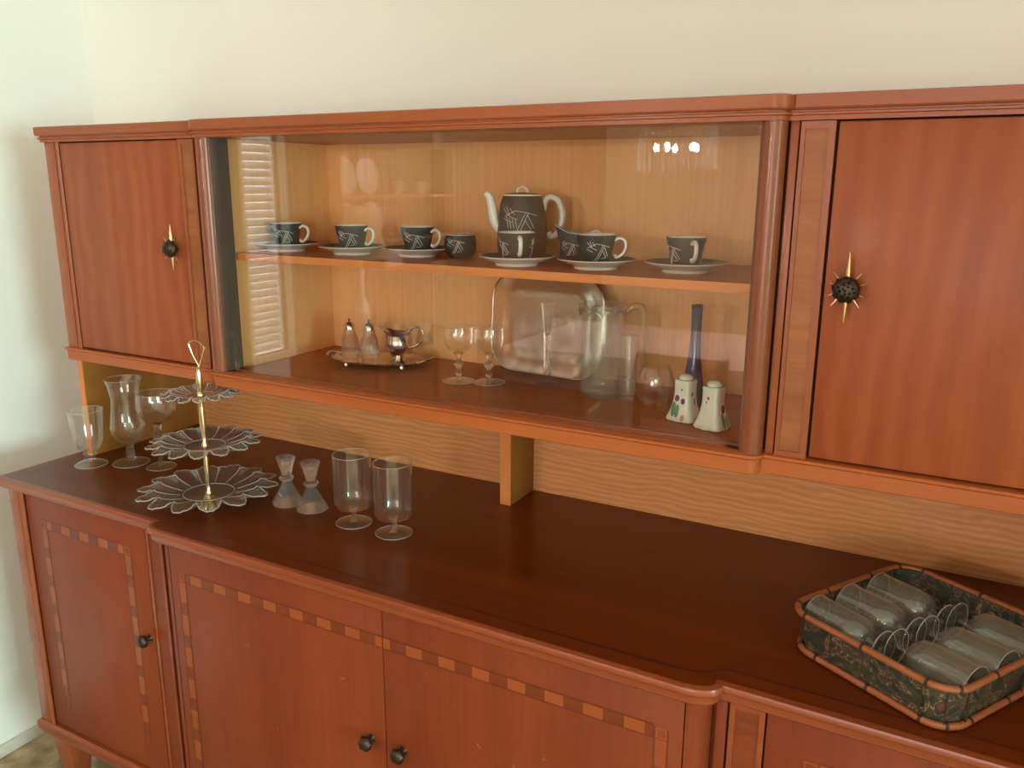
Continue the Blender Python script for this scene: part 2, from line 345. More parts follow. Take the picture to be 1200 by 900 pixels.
# ------------------------------------------------------------------ the sideboard
Wb, Ds, Dc, Cb = 1.156, .5665, .5988, .600
sb = thing('sideboard', 'long reddish-brown wooden sideboard with inlaid doors and a dark polished top', 'sideboard', (0, -.28, 0))
ptop = plan(Wb, Ds, Dc, Cb, .032, seg=14, rx=.055)
e = 0.0
prof = [(-.006, T), (-.002, T-.0015), (0, T-.006), (0, T-.010), (-.004, T-.013), (-.006, T-.016), (-.006, T-.026), (-.010, T-.030)]
ct = obj('countertop', sweep(ptop, [(-.012, T), (-.013, T-.03)]), 'wood_top', sb)
ed = obj('countertop_edge', sweep(ptop, [(-.0122, T-.0295), (-.0122, T-.0002)] + [(-.0122, T+.0001)] + prof, cap=False), 'wood_top_edge', sb, smooth=True, angle=35)
def strip_on_top(path, d, wdt, z):
    a = offset_path(path, -d); b = offset_path(path, -d-wdt); n = len(a)
    V = [(p.x, p.y, z) for p in a] + [(p.x, p.y, z) for p in b] + [(p.x, p.y, z+.0003) for p in a] + [(p.x, p.y, z+.0003) for p in b]
    F = []
    for i in range(n-1): F += [(2*n+i, 2*n+i+1, 3*n+i+1, 3*n+i), (i, i+1, 2*n+i+1, 2*n+i), (n+i, n+i+1, 3*n+i+1, 3*n+i)]
    return V, F
obj('inlay_line', strip_on_top(plan(Wb-.042, Ds-.042, Dc-.042, Cb-.015, .0322, back=-.05, seg=14, rx=.06), 0, .003, T), 'stringing', sb)
# carcass
BX = 1.140
pbody = plan(BX, .526, .550, .560, .02)
obj('carcass', sweep(pbody, [(0, T-.03), (0, T-.70)]), 'wood_base_door', sb)
obj('bottom_moulding', sweep(plan(BX, .545, .577, .585, .03, rx=.04), [(-.01, T-.665), (.004, T-.668), (.010, T-.675), (.010, T-.690), (.004, T-.705), (-.006, T-.718), (-.02, T-.72)]), 'wood_top_edge', sb, smooth=True, angle=35)
for s in (-1, 1):
    obj('corner_stile', box(s*1.140, s*1.098, -.548, -.50, T-.668, T-.03), 'wood_top_edge', sb, bev=.002)
    obj('bead', tube([(s*1.091, -.546, T-.032), (s*1.091, -.546, T-.667)], .005, 10), 'wood_post', sb, smooth=True)
    # rounded post beside the centre doors, strip and pilaster
    arc = [(s*(.5495+.030*math.sin(k*PI/24)), -.5715+.034*(1-math.cos(k*PI/24))) for k in range(13)]
    obj('rounded_post', ([(x, y, z) for z in (T-.668, T-.03) for x, y in arc+[(s*.5495, -.5375)]], [tuple(range(14)), tuple(range(14, 28))[::-1]] + [(k, (k+1) % 14, 14+(k+1) % 14, 14+k) for k in range(14)]), 'wood_base_door', sb, smooth=True)
    obj('post_strip', box(s*.586, s*.602, -.540, -.50, T-.668, T-.03), 'wood_base_door', sb, bev=.001)
    pl = obj('pilaster', join(box(s*.606, s*.614, -.543, -.52, T-.667, T-.032), box(s*.648, s*.656, -.543, -.52, T-.667, T-.032), box(s*.614, s*.648, -.543, -.52, T-.046, T-.032), box(s*.614, s*.648, -.543, -.52, T-.667, T-.65)), 'wood_top_edge', sb)
    obj('pilaster_inset', box(s*.614, s*.648, -.5405, -.52, T-.65, T-.046), 'wood_base_inset', pl)
def knob(parent, x, y, z, r=.0135):
    V, F = lathe([(0, 0), (.008, 0), (.006, .004), (.005, .009), (.009, .012), (r, .016), (r*1.02, .021), (r*.85, .0255), (r*.45, .028), (0, .0285)], 24, rad=lambda a, i: 1+(.09*math.cos(6*a+i) if i > 3 else 0))
    V = [(x+px, y-pz, z+py) for px, py, pz in V]
    o = obj('knob', (V, F), 'bronze', parent, smooth=True, angle=60)
    W = []; 
    for k in range(7):
        a = k*2*PI/6; rr = r*.62 if k < 6 else 0
        W.append(lathe([(0, -.003), (.0035, -.001), (.0035, .001), (0, .003)], 8, (x+rr*math.cos(a), y-.0265-(.001 if k == 6 else 0), z+rr*math.sin(a))))
    return o
def inlay_band(door, x0, x1, y, z, n0, n1, pitch, cx, h=.020, wd=.034, clipx=None):
    """alternating light and dark tiles from index n0 to n1 about cx"""
    for k in range(n0, n1+1):
        for dx, ww, mt in ((0, wd, 'wood_inlay'), (pitch/2, pitch-wd, 'wood_inlay_dark')):
            a = cx+k*pitch+dx-ww/2; b = a+ww
            a = max(a, x0); b = min(b, x1)
            if b-a < .003: continue
            obj('inlay_tile' if mt == 'wood_inlay' else 'inlay_tile_dark', box(a+.0004, b-.0004, y-.0006, y+.002, z-h/2, z+h/2), mt, door)
    for dz in (-h/2-.0015, h/2+.0015):
        obj('inlay_line', box(x0, x1, y-.0005, y+.002, z+dz-.0007, z+dz+.0007), 'door_line', door)
def inlay_column(door, x, y, z0, z1, wd=.018, pitch=.075):
    z = z0; k = 0
    obj('inlay_corner', join(box(x-wd/2, x+wd/2, y-.0006, y+.002, z0+.003, z0+.006), box(x-wd/2, x+wd/2, y-.0006, y+.002, z0+.018, z0+.021), box(x-wd/2, x-wd/2+.003, y-.0006, y+.002, z0+.006, z0+.018), box(x+wd/2-.003, x+wd/2, y-.0006, y+.002, z0+.006, z0+.018)), 'wood_inlay', door)
    while z-.05 > z1:
        obj('inlay_tile', box(x-wd/2, x+wd/2, y-.0006, y+.002, z-.046, z), 'wood_inlay', door)
        obj('inlay_tile_dark', box(x-wd/2, x+wd/2, y-.0006, y+.002, z-pitch+.0004, z-.0464), 'wood_inlay_dark', door)
        z -= pitch
    for dx in (-wd/2-.0015, wd/2+.0015):
        obj('inlay_line', box(x+dx-.0009, x+dx+.0009, y-.0005, y+.002, z1, z0+.02), 'door_line', door)
yc = -.572; ys = -.5435
for s in (-1, 1):
    xa, xb = (.0008, .5475)
    d = obj('door', box(s*xa, s*xb, yc, -.552, T-.662, T-.033), 'wood_base_door', sb, bev=.0012)
    inlay_band(d, min(s*xa, s*.503), max(s*xa, s*.503), yc, T-.104, -8, 8, .0675, 0.0)
    inlay_column(d, s*.515, yc, T-.116, T-.60)
    knob(d, s*.036+.003, yc, T-.310)
    d2 = obj('door', box(s*.659, s*1.083, ys, -.522, T-.662, T-.033), 'wood_base_door', sb, bev=.0012)
    inlay_band(d2, min(s*.735, s*1.01), max(s*.735, s*1.01), ys, T-.104, -3, 3, .0675, s*.872)
    inlay_column(d2, s*.722, ys, T-.116, T-.60); inlay_column(d2, s*1.022, ys, T-.116, T-.60)
    knob(d2, s*.676, ys, T-.304)
for sx in (-1, 1):
    for yy in (-.505, -.06):
        V = []
        for z, h in ((0, .017), (T-.718, .034)):
            V += [(sx*1.085+a*h, yy+b*h, z) for a, b in ((-1, -1), (1, -1), (1, 1), (-1, 1))]
        obj('leg', (V, [(0,3,2,1),(4,5,6,7),(0,1,5,4),(1,2,6,5),(2,3,7,6),(3,0,4,7)]), 'wood_top_edge', sb, bev=.003)

# ------------------------------------------------------------------ the hutch
Wh, hs, hc, Ch = 1.112, .373, .3924, .589
Z = lambda z: T+z
hu = thing('display_hutch', 'reddish-brown wooden wall hutch with sliding glass doors standing on the sideboard', 'hutch', (0, -.19, T))
ph = plan(Wh, hs, hc, Ch, .0194, seg=10)
obj('cornice', sweep(ph, [(-.02, Z(.8125)), (.006, Z(.8122)), (.0105, Z(.8105)), (.0105, Z(.794)), (.0085, Z(.7915)), (.0035, Z(.791)), (.0035, Z(.7885)), (.007, Z(.7875)), (.007, Z(.7845)), (.003, Z(.7835)), (.003, Z(.7775)), (-.02, Z(.7773))]), 'wood_frame', hu, smooth=True, angle=30)
obj('bottom_rail', sweep(ph, [(-.06, Z(.2885)), (.001, Z(.2885)), (.004, Z(.287)), (.004, Z(.283)), (.001, Z(.281)), (0, Z(.280)), (0, Z(.258)), (-.002, Z(.2565)), (-.03, Z(.2565))], cap=False), 'wood_rail', hu, smooth=True, angle=30)
obj('underside', box(-Wh+.02, Wh-.02, -hs+.01, -.005, Z(.2575), Z(.262)), 'wood_interior', hu)
for s in (-1, 1):
    obj('end_panel', box(s*(Wh-.018), s*(Wh-.003), -.36, -.004, Z(.262), Z(.778)), 'wood_frame', hu)
    obj('support_panel', box(s*(Wh-.022), s*(Wh-.004), -.352, -.012, Z(0), Z(.2575)), 'wood_side_shaded', hu)
    obj('support_edge', box(s*(Wh-.022), s*(Wh-.004), -.3545, -.352, Z(0), Z(.2575)), 'wood_shelf_edge', hu)
    obj('corner_stile', box(s*1.109, s*1.072, -hs+.003, -hs+.03, Z(.287), Z(.778)), 'wood_post', hu, bev=.0015)
    obj('bead', tube([(s*1.064, -hs+.006, Z(.287)), (s*1.064, -hs+.006, Z(.778))], .0055, 10), 'wood_post', hu, smooth=True)
    obj('front_panel', box(s*.585, s*1.10, -hs+.022, -hs+.034, Z(.265), Z(.778)), 'dark_gap', hu)
    obj('partition', box(s*.562, s*.58, -.355, -.006, Z(.262), Z(.778)), 'wood_interior', hu)
    obj('post_strip', box(s*.592, s*.604, -hs+.006, -hs+.03, Z(.287), Z(.778)), 'wood_post', hu, bev=.001)
    pl = obj('pilaster', join(box(s*.607, s*.613, -hs+.001, -hs+.03, Z(.288), Z(.7765)), box(s*.644, s*.653, -hs+.001, -hs+.03, Z(.288), Z(.7765)), box(s*.613, s*.644, -hs+.001, -hs+.03, Z(.766), Z(.7765)), box(s*.613, s*.644, -hs+.001, -hs+.03, Z(.288), Z(.297))), 'wood_post', hu)
    obj('pilaster_inset', box(s*.613, s*.644, -hs+.0035, -hs+.03, Z(.297), Z(.766)), 'wood_inset', pl)
    obj('column', tube([(s*.572, -hc+.0185, Z(.2885)), (s*.572, -hc+.0185, Z(.778))], .0175, 32), 'wood_column', hu, smooth=True)
    obj('shaded_return', box(s*.5535, s*.5585, -.376, -.328, Z(.289), Z(.7775)), 'return_shade', hu)  # dark strip added where the column's inner return lies in shade
    d = obj('door', box(s*.657, s*1.054, -hs+.004, -hs+.022, Z(.2925), Z(.775)), 'wood_door', hu, bev=.0012)
    # starburst handle
    hx, hz, hy = s*.688, Z(.548), -hs+.004
    V, F = lathe([(0, 0), (.007, 0), (.006, .006), (.010, .009), (.0175, .013), (.0185, .019), (.015, .025), (.008, .029), (0, .030)], 28, rad=lambda a, i: 1+(.07*math.cos(9*a+2.2*i) if i > 3 else 0))
    h = obj('handle', ([(hx+px, hy-pz, hz+py) for px, py, pz in V], F), 'bronze', d, smooth=True, angle=60)
    for a, ln, wd in ((90, .052, .0036), (-90, .047, .0034), (52, .030, .0016), (128, .030, .0016), (20, .027, .0014), (160, .025, .0014), (-22, .025, .0016), (-158, .026, .0016), (-52, .031, .0018), (-128, .031, .0018)):
        a = math.radians(a); p0 = Vector((hx+.010*math.cos(a), hy-.012, hz+.010*math.sin(a))); p1 = Vector((hx+ln*math.cos(a), hy-.012-(.004 if ln < .04 else 0), hz+ln*math.sin(a)))
        obj('spike', tube([p0, p0.lerp(p1, .35), p1], [wd, wd, .0005], 8), 'brass', d, smooth=True)
    for k in range(14):
        a = k*2.4; rr = .0035*math.sqrt(k); 
        obj('stud', lathe([(0, -.0022), (.0022, 0), (0, .0022)], 7, (hx+rr*math.cos(a), hy-.030+rr*rr*20, hz+rr*math.sin(a))), 'bronze', d, smooth=True)
obj('back_panel', box(-.566, .566, -.011, -.004, Z(.262), Z(.778)), 'wood_interior', hu)
obj('lower_back_panel', box(-Wh+.022, Wh-.022, -.012, -.004, Z(0), Z(.2575)), 'wood_plywood', hu)
obj('top_board', box(-1.10, 1.10, -.36, -.004, Z(.778), Z(.7925)), 'wood_interior', hu)
obj('cabinet_floor', box(-.562, .562, -.345, -.011, Z(.265), Z(.2845)), 'wood_shelf', hu)
obj('floor_edge', box(-.562, .562, -.349, -.345, Z(.270), Z(.2855)), 'wood_shelf_edge', hu)
obj('rail_top', box(-.560, .560, -.386, -.345, Z(.276), Z(.2883)), 'wood_frame', hu)
obj('glass_track', join(box(-.556, .556, -.3535, -.3495, Z(.2885), Z(.291)), box(-.556, .556, -.382, -.378, Z(.2885), Z(.2895))), 'wood_frame', hu)
SH = .540
obj('shelf', box(-.561, .561, -.318, -.012, Z(SH-.014), Z(SH)), 'wood_shelf', hu)
obj('shelf_edge', box(-.561, .561, -.320, -.318, Z(SH-.0145), Z(SH+.0003)), 'wood_shelf_edge', hu)
obj('divider', box(-.013, .013, -.122, -.012, Z(0), Z(.2575)), 'wood_side_shaded', hu, bev=.001)
obj('divider_edge', box(-.013, .013, -.1245, -.122, Z(0), Z(.2575)), 'wood_shelf_edge', hu)
obj('glass_door', box(-.553, .013, -.3745, -.3705, Z(.289), Z(.7775)), 'pane_glass', hu)
obj('glass_door', box(-.020, .553, -.3635, -.3595, Z(.289), Z(.7775)), 'pane_glass', hu)

# ------------------------------------------------------------------ tea set on the shelf
ZS = Z(SH)
def figure(parent, rfun, a0, sc_, z0, lines, wd=.0005, mat='white_line', off=.0006):
    """flat line drawing wrapped on a round body: lines in (u along the surface, v up) metres"""
    vf = []
    for ln in lines:
        pts = [Vector((u*sc_, v*sc_, 0)) for u, v in ln]; L3 = []
        fine = []
        for a, b in zip(pts, pts[1:]):
            m = max(2, int((b-a).length/.004)); fine += [a.lerp(b, k/m) for k in range(m)]
        fine.append(pts[-1])
        for p in fine:
            r = rfun(z0+p.y)+off; ang = a0+p.x/max(r, .01); L3.append((r*math.cos(ang), r*math.sin(ang), z0+p.y))
        vf.append(tube(L3, wd, 5))
    return obj('line_drawing', join(*vf), mat, parent)
FIG = [[(-.018, .020), (-.006, .026), (.006, .024), (.016, .021)], [(.004, .024), (-.004, .006), (-.008, .002)], [(.007, .024), (-.001, .006), (-.005, .001)], [(-.020, .028), (-.012, .020), (-.004, .017)],
       [(-.016, .030), (-.012, .021)], [(-.012, .0285), (-.007, .022)], [(.006, .022), (.013, .008)], [(-.020, .018), (-.010, .014)], [(.004, .016), (.010, .006), (.002, .005)]]
def body_r(tab):
    def f(z):
        for (r0, z0), (r1, z1) in zip(tab, tab[1:]):
            if z0 <= z <= z1: return r0+(r1-r0)*(z-z0)/max(z1-z0, 1e-6)
        return tab[-1][0]
    return f
def make_cup():
    t = thing('teacup', 'cup', 'cup', (0, 0, 0), 'charcoal teacups on the shelf')
    outer = [(.0215, 0), (.0235, .002), (.027, .014), (.0305, .030), (.0335, .044), (.0350, .0530)]
    obj('body', lathe([(0, .001), (.0215, 0)] + outer[1:] + [(.0345, .0535), (.0335, .0530), (.0325, .044), (.0295, .030), (.026, .014), (.020, .005), (0, .004)], 36), 'charcoal_ceramic', t, smooth=True)
    obj('inside', lathe([(.0350, .0532), (.0354, .0540), (.0346, .0545), (.0333, .0538), (.0321, .044), (.0290, .030), (.0255, .014), (.0195, .0058), (0, .0048)], 36), 'white_porcelain', t, smooth=True)
    h = spline([(.0320, 0, .043), (.041, 0, .0475), (.051, 0, .043), (.053, 0, .031), (.047, 0, .019), (.037, 0, .013), (.033, 0, .0175)], 6)
    obj('handle', tube(h, .0030, 10, flat=(1.0, 1.3)), 'white_porcelain', t, smooth=True)
    figure(t, body_r(outer), PI*1.5+PI*.10, 1.25, .006, FIG); figure(t, body_r(outer), PI*.5, 1.25, .006, FIG)
    return t
def make_saucer():
    t = thing('saucer', 'saucer', 'saucer', (0, 0, 0), 'saucers on the shelf')
    obj('plate', lathe([(0, .004), (.036, .004), (.0375, 0), (.040, 0), (.041, .0045), (.058, .0105), (.0715, .0165), (.0722, .0180), (.0705, .0184), (.058, .0135), (.040, .0075), (.028, .0068), (0, .0068)], 48), 'white_porcelain', t, smooth=True)
    obj('glazed_top', lathe([(0, .0072), (.028, .0072), (.040, .0079), (.058, .0139), (.0695, .0184)], 48), 'charcoal_ceramic', t, smooth=True)
    return t
cup0, sau0 = make_cup(), make_saucer()
cups = [(-.515, -.213, .35, 'first charcoal teacup from the left on the shelf, white handle turned right'),
        (-.335, -.204, .15, 'second charcoal teacup from the left, standing on a saucer on the shelf'),
        (-.186, -.172, .1, 'third charcoal teacup from the left, beside the dark sugar bowl'),
        (.085, -.236, -.95, 'charcoal teacup with its white handle facing forward, right in front of the teapot'),
        (.238, -.215, .3, 'charcoal teacup standing in front of the pointed cream jug'),
        (.397, -.190, -.95, 'charcoal teacup on the shelf nearest the round wooden column')]
slab = ['saucer under the leftmost teacup on the shelf', 'saucer under the second teacup from the left', 'saucer under the teacup beside the sugar bowl', 'saucer under the teacup in front of the teapot', 'saucer under the teacup in front of the cream jug', 'saucer under the teacup nearest the round wooden column']
for i, (x, y, rz, lb) in enumerate(cups):
    s = sau0 if i == 0 else copy_tree(sau0); s.location = (x, y, ZS); s['label'] = 'white-rimmed charcoal ' + slab[i]
    c = cup0 if i == 0 else copy_tree(cup0); c.location = (x, y, ZS+.0075); c.rotation_euler.z = rz; c['label'] = lb
# teapot
px_, py_ = .030, -.112
tp = thing('teapot', 'tall charcoal teapot with white spout and big white looped handle', 'teapot', (px_, py_, ZS))
WL[tp.name] = Vector((0, 0, 0))
tpo = [(.040, 0), (.045, .004), (.0475, .030), (.0475, .055), (.0455, .085), (.0415, .110), (.0365, .126)]
ridged = []
for (r0, z0), (r1, z1) in zip(tpo, tpo[1:]):
    m = max(1, int((z1-z0)/.003))
    for k in range(m): ridged.append((r0+(r1-r0)*k/m+(.0004 if k % 2 else 0), z0+(z1-z0)*k/m))
obj('body', lathe([(0, 0)] + ridged + [(.0365, .126), (.034, .1265), (0, .1265)], 40), 'charcoal_ceramic', tp, smooth=True)
obj('rim', lathe([(.034, .1255), (.0372, .1258), (.0375, .1285), (.034, .1290)], 40), 'white_porcelain', tp, smooth=True)
ld = obj('lid', lathe([(0, .126), (.0335, .126), (.033, .1295), (.015, .1320), (0, .1325)], 32), 'charcoal_ceramic', tp, smooth=True)
obj('lid_loop', tube(spline([(-.009, 0, .130), (-.009, 0, .138), (0, 0, .1435), (.009, 0, .138), (.009, 0, .130)], 5), .0022, 8), 'white_porcelain', ld, smooth=True)
obj('spout', tube(spline([(-.040, 0, .058), (-.052, 0, .075), (-.057, 0, .100), (-.062, 0, .122), (-.070, 0, .131)], 6), [.012]*5+[.0115]*4+[.0105]*4+[.0090]*4+[.0078]*4+[.0072]*4 if False else [.0125-.0060*k/24 for k in range(25)], 12), 'white_porcelain', tp, smooth=True)
obj('handle', tube(spline([(.040, 0, .098), (.044, 0, .116), (.054, 0, .124), (.069, 0, .116), (.077, 0, .092), (.074, 0, .066), (.066, 0, .050), (.055, 0, .045), (.050, 0, .054)], 6), .0062, 12), 'white_porcelain', tp, smooth=True)
TFIG = [[(u*1.9, v*1.9) for u, v in l] for l in FIG] + [[(-.030+k*.006, .038-k*.002), (-.026+k*.006, .016)] for k in range(4)]
figure(tp, body_r(tpo), PI*1.5, 1.0, .048, TFIG)
tp.rotation_euler.z = .46; tp.scale = (1.06, 1.06, 1.0)
# sugar bowl
sg = thing('sugar_bowl', 'open charcoal sugar bowl with white inside, left of the teapot', 'bowl', (-.093, -.152, ZS)); WL[sg.name] = Vector((0, 0, 0))
so = [(.020, 0), (.026, .003), (.0325, .012), (.0340, .024), (.0325, .038), (.0295, .046)]
obj('body', lathe([(0, .0)] + so + [(.0283, .0465), (.0312, .038), (.0325, .024), (.031, .013), (.022, .006), (0, .005)], 36), 'charcoal_ceramic', sg, smooth=True)
obj('inside', lathe([(.0294, .0462), (.0300, .0480), (.0282, .0478), (.0308, .038), (.0320, .024), (.030, .0135), (.021, .0065), (0, .0058)], 36), 'white_porcelain', sg, smooth=True)
figure(sg, body_r(so), PI*1.5+.1, 1.1, .008, FIG)
sg.rotation_euler = (0, 0, .2)
# cream jug
cj = thing('cream_jug', 'charcoal cream jug with pale pointed lip, right of the teapot', 'jug', (.155, -.125, ZS)); WL[cj.name] = Vector((0, 0, 0))
co = [(.024, 0), (.0285, .003), (.031, .016), (.0300, .034), (.0270, .050), (.0265, .056)]
def lip(a, i): return 1+.38*max(0, math.cos(a-PI))**4*(1 if 4 <= i <= 9 else 0)
V, F = lathe([(0, 0)] + co + [(.0250, .0565), (.0255, .050), (.0285, .034), (.029, .016), (.022, .006), (0, .005)], 40)
def lipped(V):
    out = []
    for x, y, z in V:
        a = math.atan2(y, x); k = max(0, -math.cos(a))**3*max(0, (z-.034)/.022); out.append((x*(1+.5*k), y*(1-.25*k), z+.014*k-(0.008*max(0, math.cos(a))*max(0, (z-.034)/.022))))
    return out
obj('body', (lipped(V), F), 'charcoal_ceramic', cj, smooth=True)
V, F = lathe([(.0267, .0562), (.0268, .0580), (.0248, .0575), (.0252, .050), (.0282, .034), (.0285, .016), (.0215, .0065), (0, .0055)], 40)
obj('inside', (lipped(V), F), 'pale_blue_glaze', cj, smooth=True)
obj('handle', tube(spline([(.024, 0, .046), (.032, 0, .058), (.044, 0, .060), (.050, 0, .048), (.046, 0, .032), (.038, 0, .024), (.031, 0, .026)], 6), .0032, 10), 'white_porcelain', cj, smooth=True)
figure(cj, body_r(co), PI*1.5-.25, 1.1, .010, FIG)
cj.rotation_euler.z = .35

# ------------------------------------------------------------------ lower compartment
ZF = Z(.2857)
def glass_lathe(name, prof, mat, parent, n=36, **k):
    o = obj(name, lathe(prof, n, **k), mat, parent, smooth=True, angle=50)
    if name == 'bowl':                       # whitish ring added, the rim's glint put into its colour
        r, z = max(prof, key=lambda p: p[1]); r += .0004
        obj('rim', tube([(r*math.cos(2*PI*i/44), r*math.sin(2*PI*i/44), z) for i in range(44)], .0006, 6, closed=True), 'glint_glass', o, smooth=True)
    if name == 'foot':
        r, z = max(prof, key=lambda p: p[0])
        obj('foot_edge', tube([(r*math.cos(2*PI*i/44), r*math.sin(2*PI*i/44), z) for i in range(44)], .0007, 6, closed=True), 'glint_glass', o, smooth=True)  # added ring, bright foot edge put into its colour
    return o
tr = thing('silver_tray', 'small oval silver tray with beaded rim on the cabinet floor', 'tray', (-.325, -.135, ZF)); WL[tr.name] = Vector((0, 0, 0))
V, F = lathe([(0, .004), (.070, .004), (.082, .006), (.094, .011), (.096, .0125), (.093, .0135), (.080, .0085), (.070, .0065), (0, .0065)], 48)
obj('dish', ([(x*1.05, y*.66, z) for x, y, z in V], F), 'silver', tr, smooth=True)
obj('beaded_rim', join(*[lathe([(0, -.0032), (.0028, -.0014), (.0028, .0014), (0, .0032)], 8, (.096*1.05*math.cos(a), .096*.66*math.sin(a), .0135)) for a in [2*PI*k/52 for k in range(52)]]), 'silver', tr, smooth=True)
for s in (-1, 1):
    obj('tray_handle', tube(spline([(s*.094, -.022, .013), (s*.108, -.016, .018), (s*.113, 0, .020), (s*.108, .016, .018), (s*.094, .022, .013)], 5), .0028, 8), 'silver', tr, smooth=True)
    for b in (-1, 1): obj('foot', lathe([(0, 0), (.005, 0), (.004, .006), (0, .006)], 10, (s*.06, b*.03, 0)), 'silver', tr, smooth=True)
tr.rotation_euler.z = .25; tr.scale = (1.12, 1.12, 1.0)
for x, y, lb in ((-.397, -.150, 'left cut-glass shaker of the pair on the silver tray'), (-.350, -.138, 'right cut-glass shaker of the pair, beside the silver creamer')):
    c = thing('cut_glass_shaker', lb, 'shaker', (x, y, ZF+.0066), 'cut-glass shakers on the silver tray'); WL[c.name] = Vector((0, 0, 0)); c.scale = (1.05, 1.05, 1.12)
    glass_lathe('bottle', [(0, 0), (.017, 0), (.0195, .006), (.0195, .024), (.0165, .044), (.012, .056), (.012, .062), (0, .062)], 'pressed_glass', c, 16, rad=lambda a, i: 1+.08*math.cos(8*a+(PI if i % 2 else 0)))
    glass_lathe('cap', [(0, .062), (.0115, .062), (.0115, .070), (.007, .076), (.002, .078), (.003, .083), (0, .085)], 'silver', c, 20)
cr_ = thing('silver_creamer', 'small polished silver creamer with looped handle on the oval tray', 'creamer', (-.286, -.116, ZF+.0066)); WL[cr_.name] = Vector((0, 0, 0))
V, F = lathe([(0, 0), (.015, 0), (.016, .003), (.010, .008), (.018, .018), (.0225, .030), (.0205, .042), (.0175, .050), (.021, .056), (.0200, .0565), (.0165, .050), (.019, .042), (.021, .030), (.016, .019), (0, .012)], 36)
V = [(x*(1+.75*max(0, -x/.022)**2*max(0, (z-.042)/.014)), y, z+.014*max(0, -x/.022)**3*max(0, (z-.044)/.012)) for x, y, z in V]
obj('body', (V, F), 'silver', cr_, smooth=True)
cr_.scale = (1.25, 1.25, 1.2)
obj('handle', tube(spline([(.018, 0, .050), (.027, 0, .064), (.041, 0, .065), (.047, 0, .052), (.039, 0, .034), (.021, 0, .026)], 6), .0022, 8), 'silver', cr_, smooth=True)
cr_.rotation_euler.z = .4
for x, y, lb in ((-.076, -.190, 'left one of the two knobbed-stem wine glasses behind the sliding panes'), (-.014, -.170, 'right one of the two knobbed-stem wine glasses behind the sliding panes')):
    g = thing('wine_glass', lb, 'glass', (x, y, ZF), 'knobbed-stem wine glasses in the cabinet'); WL[g.name] = Vector((0, 0, 0))
    glass_lathe('bowl', [(0, .060), (.008, .061), (.022, .068), (.030, .082), (.0315, .098), (.029, .116), (.0282, .1158), (.0305, .098), (.029, .083), (.021, .0705), (.006, .0645), (0, .0645)], 'thin_glass', g)
    glass_lathe('stem', [(0, .0035), (.005, .004), (.0045, .012), (.008, .017), (.008, .020), (.0045, .024), (.005, .029), (.0105, .036), (.0105, .040), (.005, .046), (.006, .054), (.011, .061), (0, .0615)], 'solid_glass', g)
    glass_lathe('foot', [(0, 0), (.033, 0), (.034, .0012), (.018, .0034), (.005, .0042), (0, .0045)], 'foot_glass', g)
# silver platter leaning against the back
pl_ = thing('silver_platter', 'large polished silver platter leaning upright against the cabinet back', 'platter', (.055, -.056, ZF)); WL[pl_.name] = Vector((0, 0, 0))
def rrect(hx, hz, r, n=8):
    o = []
    for cx, cz, a0 in ((hx-r, hz-r, 0), (-hx+r, hz-r, PI/2), (-hx+r, -hz+r, PI), (hx-r, -hz+r, 1.5*PI)):
        for k in range(n+1): a = a0+PI/2*k/n; o.append((cx+r*math.cos(a), cz+r*math.sin(a)))
    return o
def rings(levels):
    V, F = [], []; n = None
    for lv, y in levels:
        n = len(lv); V += [(x, y, z) for x, z in lv]
    for j in range(len(levels)-1):
        for k in range(n): F.append((j*n+k, j*n+(k+1) % n, (j+1)*n+(k+1) % n, (j+1)*n+k))
    F.append(tuple(range(n))); F.append(tuple((len(levels)-1)*n+k for k in range(n))[::-1]); return V, F
V, F = rings([(rrect(.095, .066, .04), .010), (rrect(.112, .083, .05), .007), (rrect(.138, .108, .06), 0), (rrect(.140, .110, .06), -.0022), (rrect(.136, .106, .06), -.0020), (rrect(.110, .081, .05), .005), (rrect(.093, .064, .04), .0075)])
obj('dish', ([(x, y, z+.110) for x, y, z in V], F), 'silver', pl_, smooth=True, angle=60)
obj('rope_rim', tube([(x, -.002, z+.1105) for x, z in rrect(.1385, .1085, .06)], .0024, 8, closed=True), 'silver', pl_, smooth=True)
pl_.rotation_euler = (-.07, 0, -.10)
bv = thing('bud_vase', 'slender clear glass bud vase with flared foot before the platter', 'vase', (.098, -.125, ZF)); WL[bv.name] = Vector((0, 0, 0))
glass_lathe('body', [(0, 0), (.024, 0), (.025, .002), (.014, .008), (.008, .022), (.0065, .060), (.0075, .110), (.0105, .148), (.0150, .168), (.0138, .168), (.0090, .148), (.0060, .110), (0, .100)], 'solid_glass', bv)
# glass jug
jg = thing('glass_jug', 'tall clear glass jug with scalloped rim and thick handle', 'jug', (.225, -.145, ZF)); WL[jg.name] = Vector((0, 0, 0))
glass_lathe('body', [(0, 0), (.038, 0), (.0405, .003), (.0405, .150), (.0435, .168), (.0475, .180), (.0455, .181), (.0415, .168), (.0385, .150), (.0385, .009), (.036, .007), (0, .007)], 'dusty_glass', jg, 40, rad=lambda a, i: 1+(.035*math.cos(10*a) if i in (5, 6) else 0))
obj('scalloped_band', join(*[tube(spline([(.0445*math.cos(a+t)*1.0, .0445*math.sin(a+t), .160+.010*math.sin(PI*(t+.3)/.6)) for t in (-.3, -.15, 0, .15, .3)], 3), .0022, 6) for a in [2*PI*k/10 for k in range(10)]]), 'solid_glass', jg, smooth=True)
obj('handle', tube(spline([(.040, 0, .160), (.060, 0, .176), (.078, 0, .170), (.080, 0, .130), (.076, 0, .080), (.062, 0, .040), (.040, 0, .030)], 6), .0060, 12), 'solid_glass', jg, smooth=True)
jg.rotation_euler.z = .35
tg = thing('slim_glass', 'slim straight clear glass close beside the glass jug', 'glass', (.283, -.150, ZF)); WL[tg.name] = Vector((0, 0, 0))
